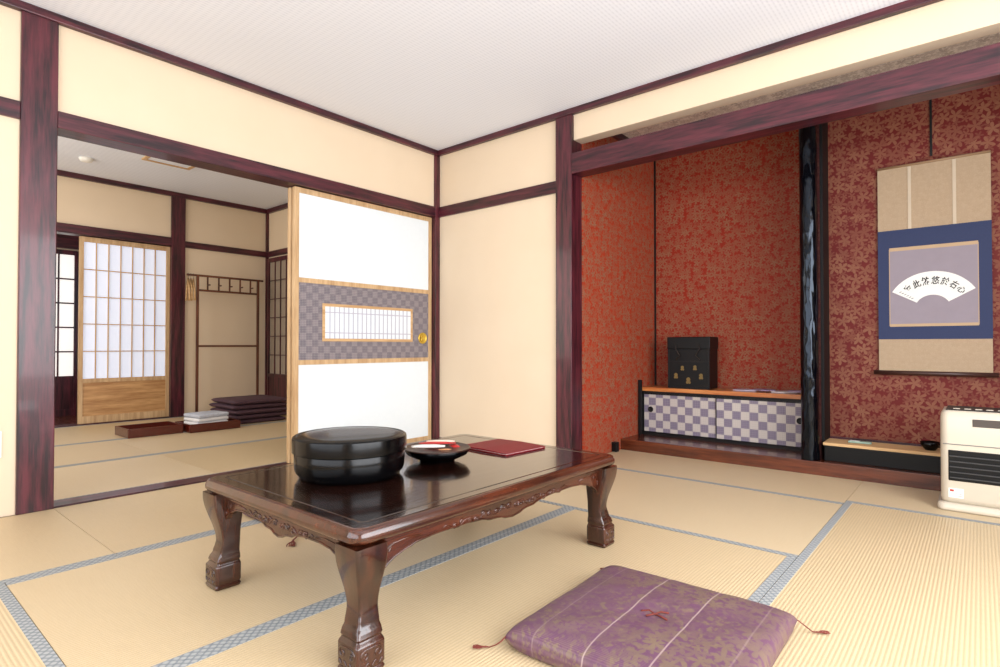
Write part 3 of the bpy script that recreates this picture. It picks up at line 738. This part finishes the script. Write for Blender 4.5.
# ---------------------------------------------------------------- garment rack
rk=empty('garment_rack',(-3.1,-0.31,0.002),label='slim dark wooden garment rack against cream wall',cat='rack')
each('post',[(-.012,.012,-.35,-.326,0.03,1.55),(-.012,.012,.326,.35,0.03,1.55)],m_rack,rk,.002)
each('foot',[(-.13,.13,-.357,-.319,0,.03),(-.13,.13,.319,.357,0,.03)],m_rack,rk,.004)
mry=wood('rack_rail',(72,38,26),(114,66,44),'y',0.4)
for z in (1.53,1.37,.76): box('rail',-.01,.01,-.45 if z>1.5 else -.33,.40 if z>1.5 else .33,z,z+.022,mry,rk,.002)
each('peg',[(.0,.06,-.24+.12*i,-.226+.12*i,1.435,1.449) for i in range(5)],m_rack,rk,.002)
each('slat',[(-.006,.006,-.24+.12*i,-.226+.12*i,1.388,1.53) for i in range(5)],m_rack,rk)
for k in range(3):
    r=empty('clothes_hanger',(-3.1,-0.745+.026*k,1.546),0.0,label='pale wooden clothes hanger hung on garment rack rail',cat='hanger',group='clothes hangers on the rack')
    bm=bmesh.new(); tube(bm,[(0,.0,-.06),(0,0,-.01),(.012,0,.004),(.0,0,.0155),(-.014,0,.006)],.0018,6)
    mk('hook',bm,m_steel,r,smooth=True)
    bm=bmesh.new(); tube(bm,[(.05,0,-.28),(.03,0,-.15),(0,0,-.05),(-.03,0,-.15),(-.05,0,-.28)],.010,8)
    mk('shoulder_bar',bm,m_lightx,r,smooth=True)

bm=bmesh.new(); lathe(bm,[(.055,0),(.055,-.012),(.045,-.028),(.02,-.034)],32)
o=mk('smoke_detector',bm,m_white,None,(-2.67,-1.77,CH2),smooth=True); tag(o,'small round white smoke detector on ceiling','smoke detector')
h=empty('ceiling_hatch',(-2.1,-1.25,CH2-.012),label='pale wood framed square hatch in ceiling',cat='hatch')
boxes('hatch_frame',[(-.2,.2,-.2,-.17,0,.012),(-.2,.2,.17,.2,0,.012),(-.2,-.17,-.17,.17,0,.012),(.17,.2,-.17,.17,0,.012)],m_lightx,h)
box('hatch_panel',-.17,.17,-.17,.17,.006,.012,m_ceil,h)

# ---------------------------------------------------------------- fan heater
ht=empty('fan_heater',(3.485,0.33,0.002),label='cream fan heater with black louvred outlet and control panel on tatami',cat='heater')
hw=.235; d=.13
bm=bmesh.new()
loft(bm,[rrect(hw+.012,d+.012,.03,0.0),rrect(hw+.014,d+.014,.03,.008),rrect(hw+.012,d+.012,.03,.03),rrect(hw,d,.03,.036)])
mk('base',bm,m_cream,ht,smooth=True)
bm=bmesh.new()
loft(bm,[rrect(hw-.004,d-.004,.03,.036),rrect(hw,d,.034,.06),rrect(hw,d,.034,.43),rrect(hw-.003,d-.004,.034,.455),rrect(hw-.010,d-.012,.03,.468),rrect(hw-.018,d-.02,.02,.470)])
mk('casing',bm,m_cream,ht,smooth=True)
box('air_outlet',-hw+.03,hw-.03,-d-.003,-d+.01,.14,.285,m_blackbox,ht,.004)
each('louvre',[(-hw+.035,hw-.035,-d-.012,-d-.003,z,z+.004) for z in (.155,.18,.205,.23,.255)],plain('dark_louvre',(60,60,60),0.5),ht)
box('control_panel',-hw+.022,hw-.022,-d+.022,d-.04,.468,.476,plain('panel_brown',(48,40,38),0.45,spec=0.2),ht,.003)
each('button',[(-hw+.05+.04*i,-hw+.075+.04*i,-d+.04,-d+.055,.476,.479) for i in range(9)],m_cream,ht)
box('front_panel_line',-hw+.01,hw-.01,-d-.002,-d+.002,.31,.314,m_steel,ht)
box('display_window',-hw+.12,hw-.12,-d-.003,-d+.002,.40,.435,plain('display_dark',(70,62,58),0.3),ht,.002)
stk=box('sticker',-hw+.03,-hw+.085,-d-.0025,-d,.062,.105,m_white,ht)
each('sticker_mark',[(-hw+.035,-hw+.05,-d-.0032,-d-.002,.09,.1),(-hw+.055,-hw+.08,-d-.0032,-d-.002,.07,.072),(-hw+.055,-hw+.08,-d-.0032,-d-.002,.08,.082)],plain('sticker_red',(180,60,50),0.6),stk)

# ---------------------------------------------------------------- lights
w=bpy.data.worlds.new('World'); sc.world=w; w.use_nodes=True
bg=w.node_tree.nodes['Background']; bg.inputs[0].default_value=(0.88,0.93,1.0,1); bg.inputs[1].default_value=1.0
def area(name,loc,target,sx_,sy_,e,c=(1,1,1)):
    l=bpy.data.lights.new(name,'AREA'); l.shape='RECTANGLE'; l.size=sx_; l.size_y=sy_; l.energy=e; l.color=c
    o=link(bpy.data.objects.new(name,l)); o.location=loc
    o.rotation_euler=(Vector(target)-Vector(loc)).to_track_quat('-Z','Y').to_euler(); return o
area('window_light',(4.69,-2.2,1.2),(1.5,-2.0,0.45),3.2,1.6,162,(0.95,0.965,1.0))
area('window_light',(2.3,-4.69,1.2),(2.3,-1.5,0.3),3.5,1.6,72,(0.91,0.94,1.0))
area('room_fill',(-1.8,-3.6,1.5),(-2.0,-0.4,1.4),2.4,1.8,50,(1.0,0.95,0.88))  # added fill for the adjoining room
area('corridor_light',(-3.9,-3.0,1.6),(-4.3,-1.6,0.9),0.6,1.2,5)

# ---------------------------------------------------------------- camera
cam=bpy.data.cameras.new('camera'); cam.sensor_width=36; cam.lens=36*567/1000; cam.clip_start=0.02; cam.shift_y=0.004
co=link(bpy.data.objects.new('camera',cam)); co.location=(3.40,-3.228,0.78)
co.rotation_euler=(math.radians(90.8),0,math.radians(40.25))
sc.camera=co
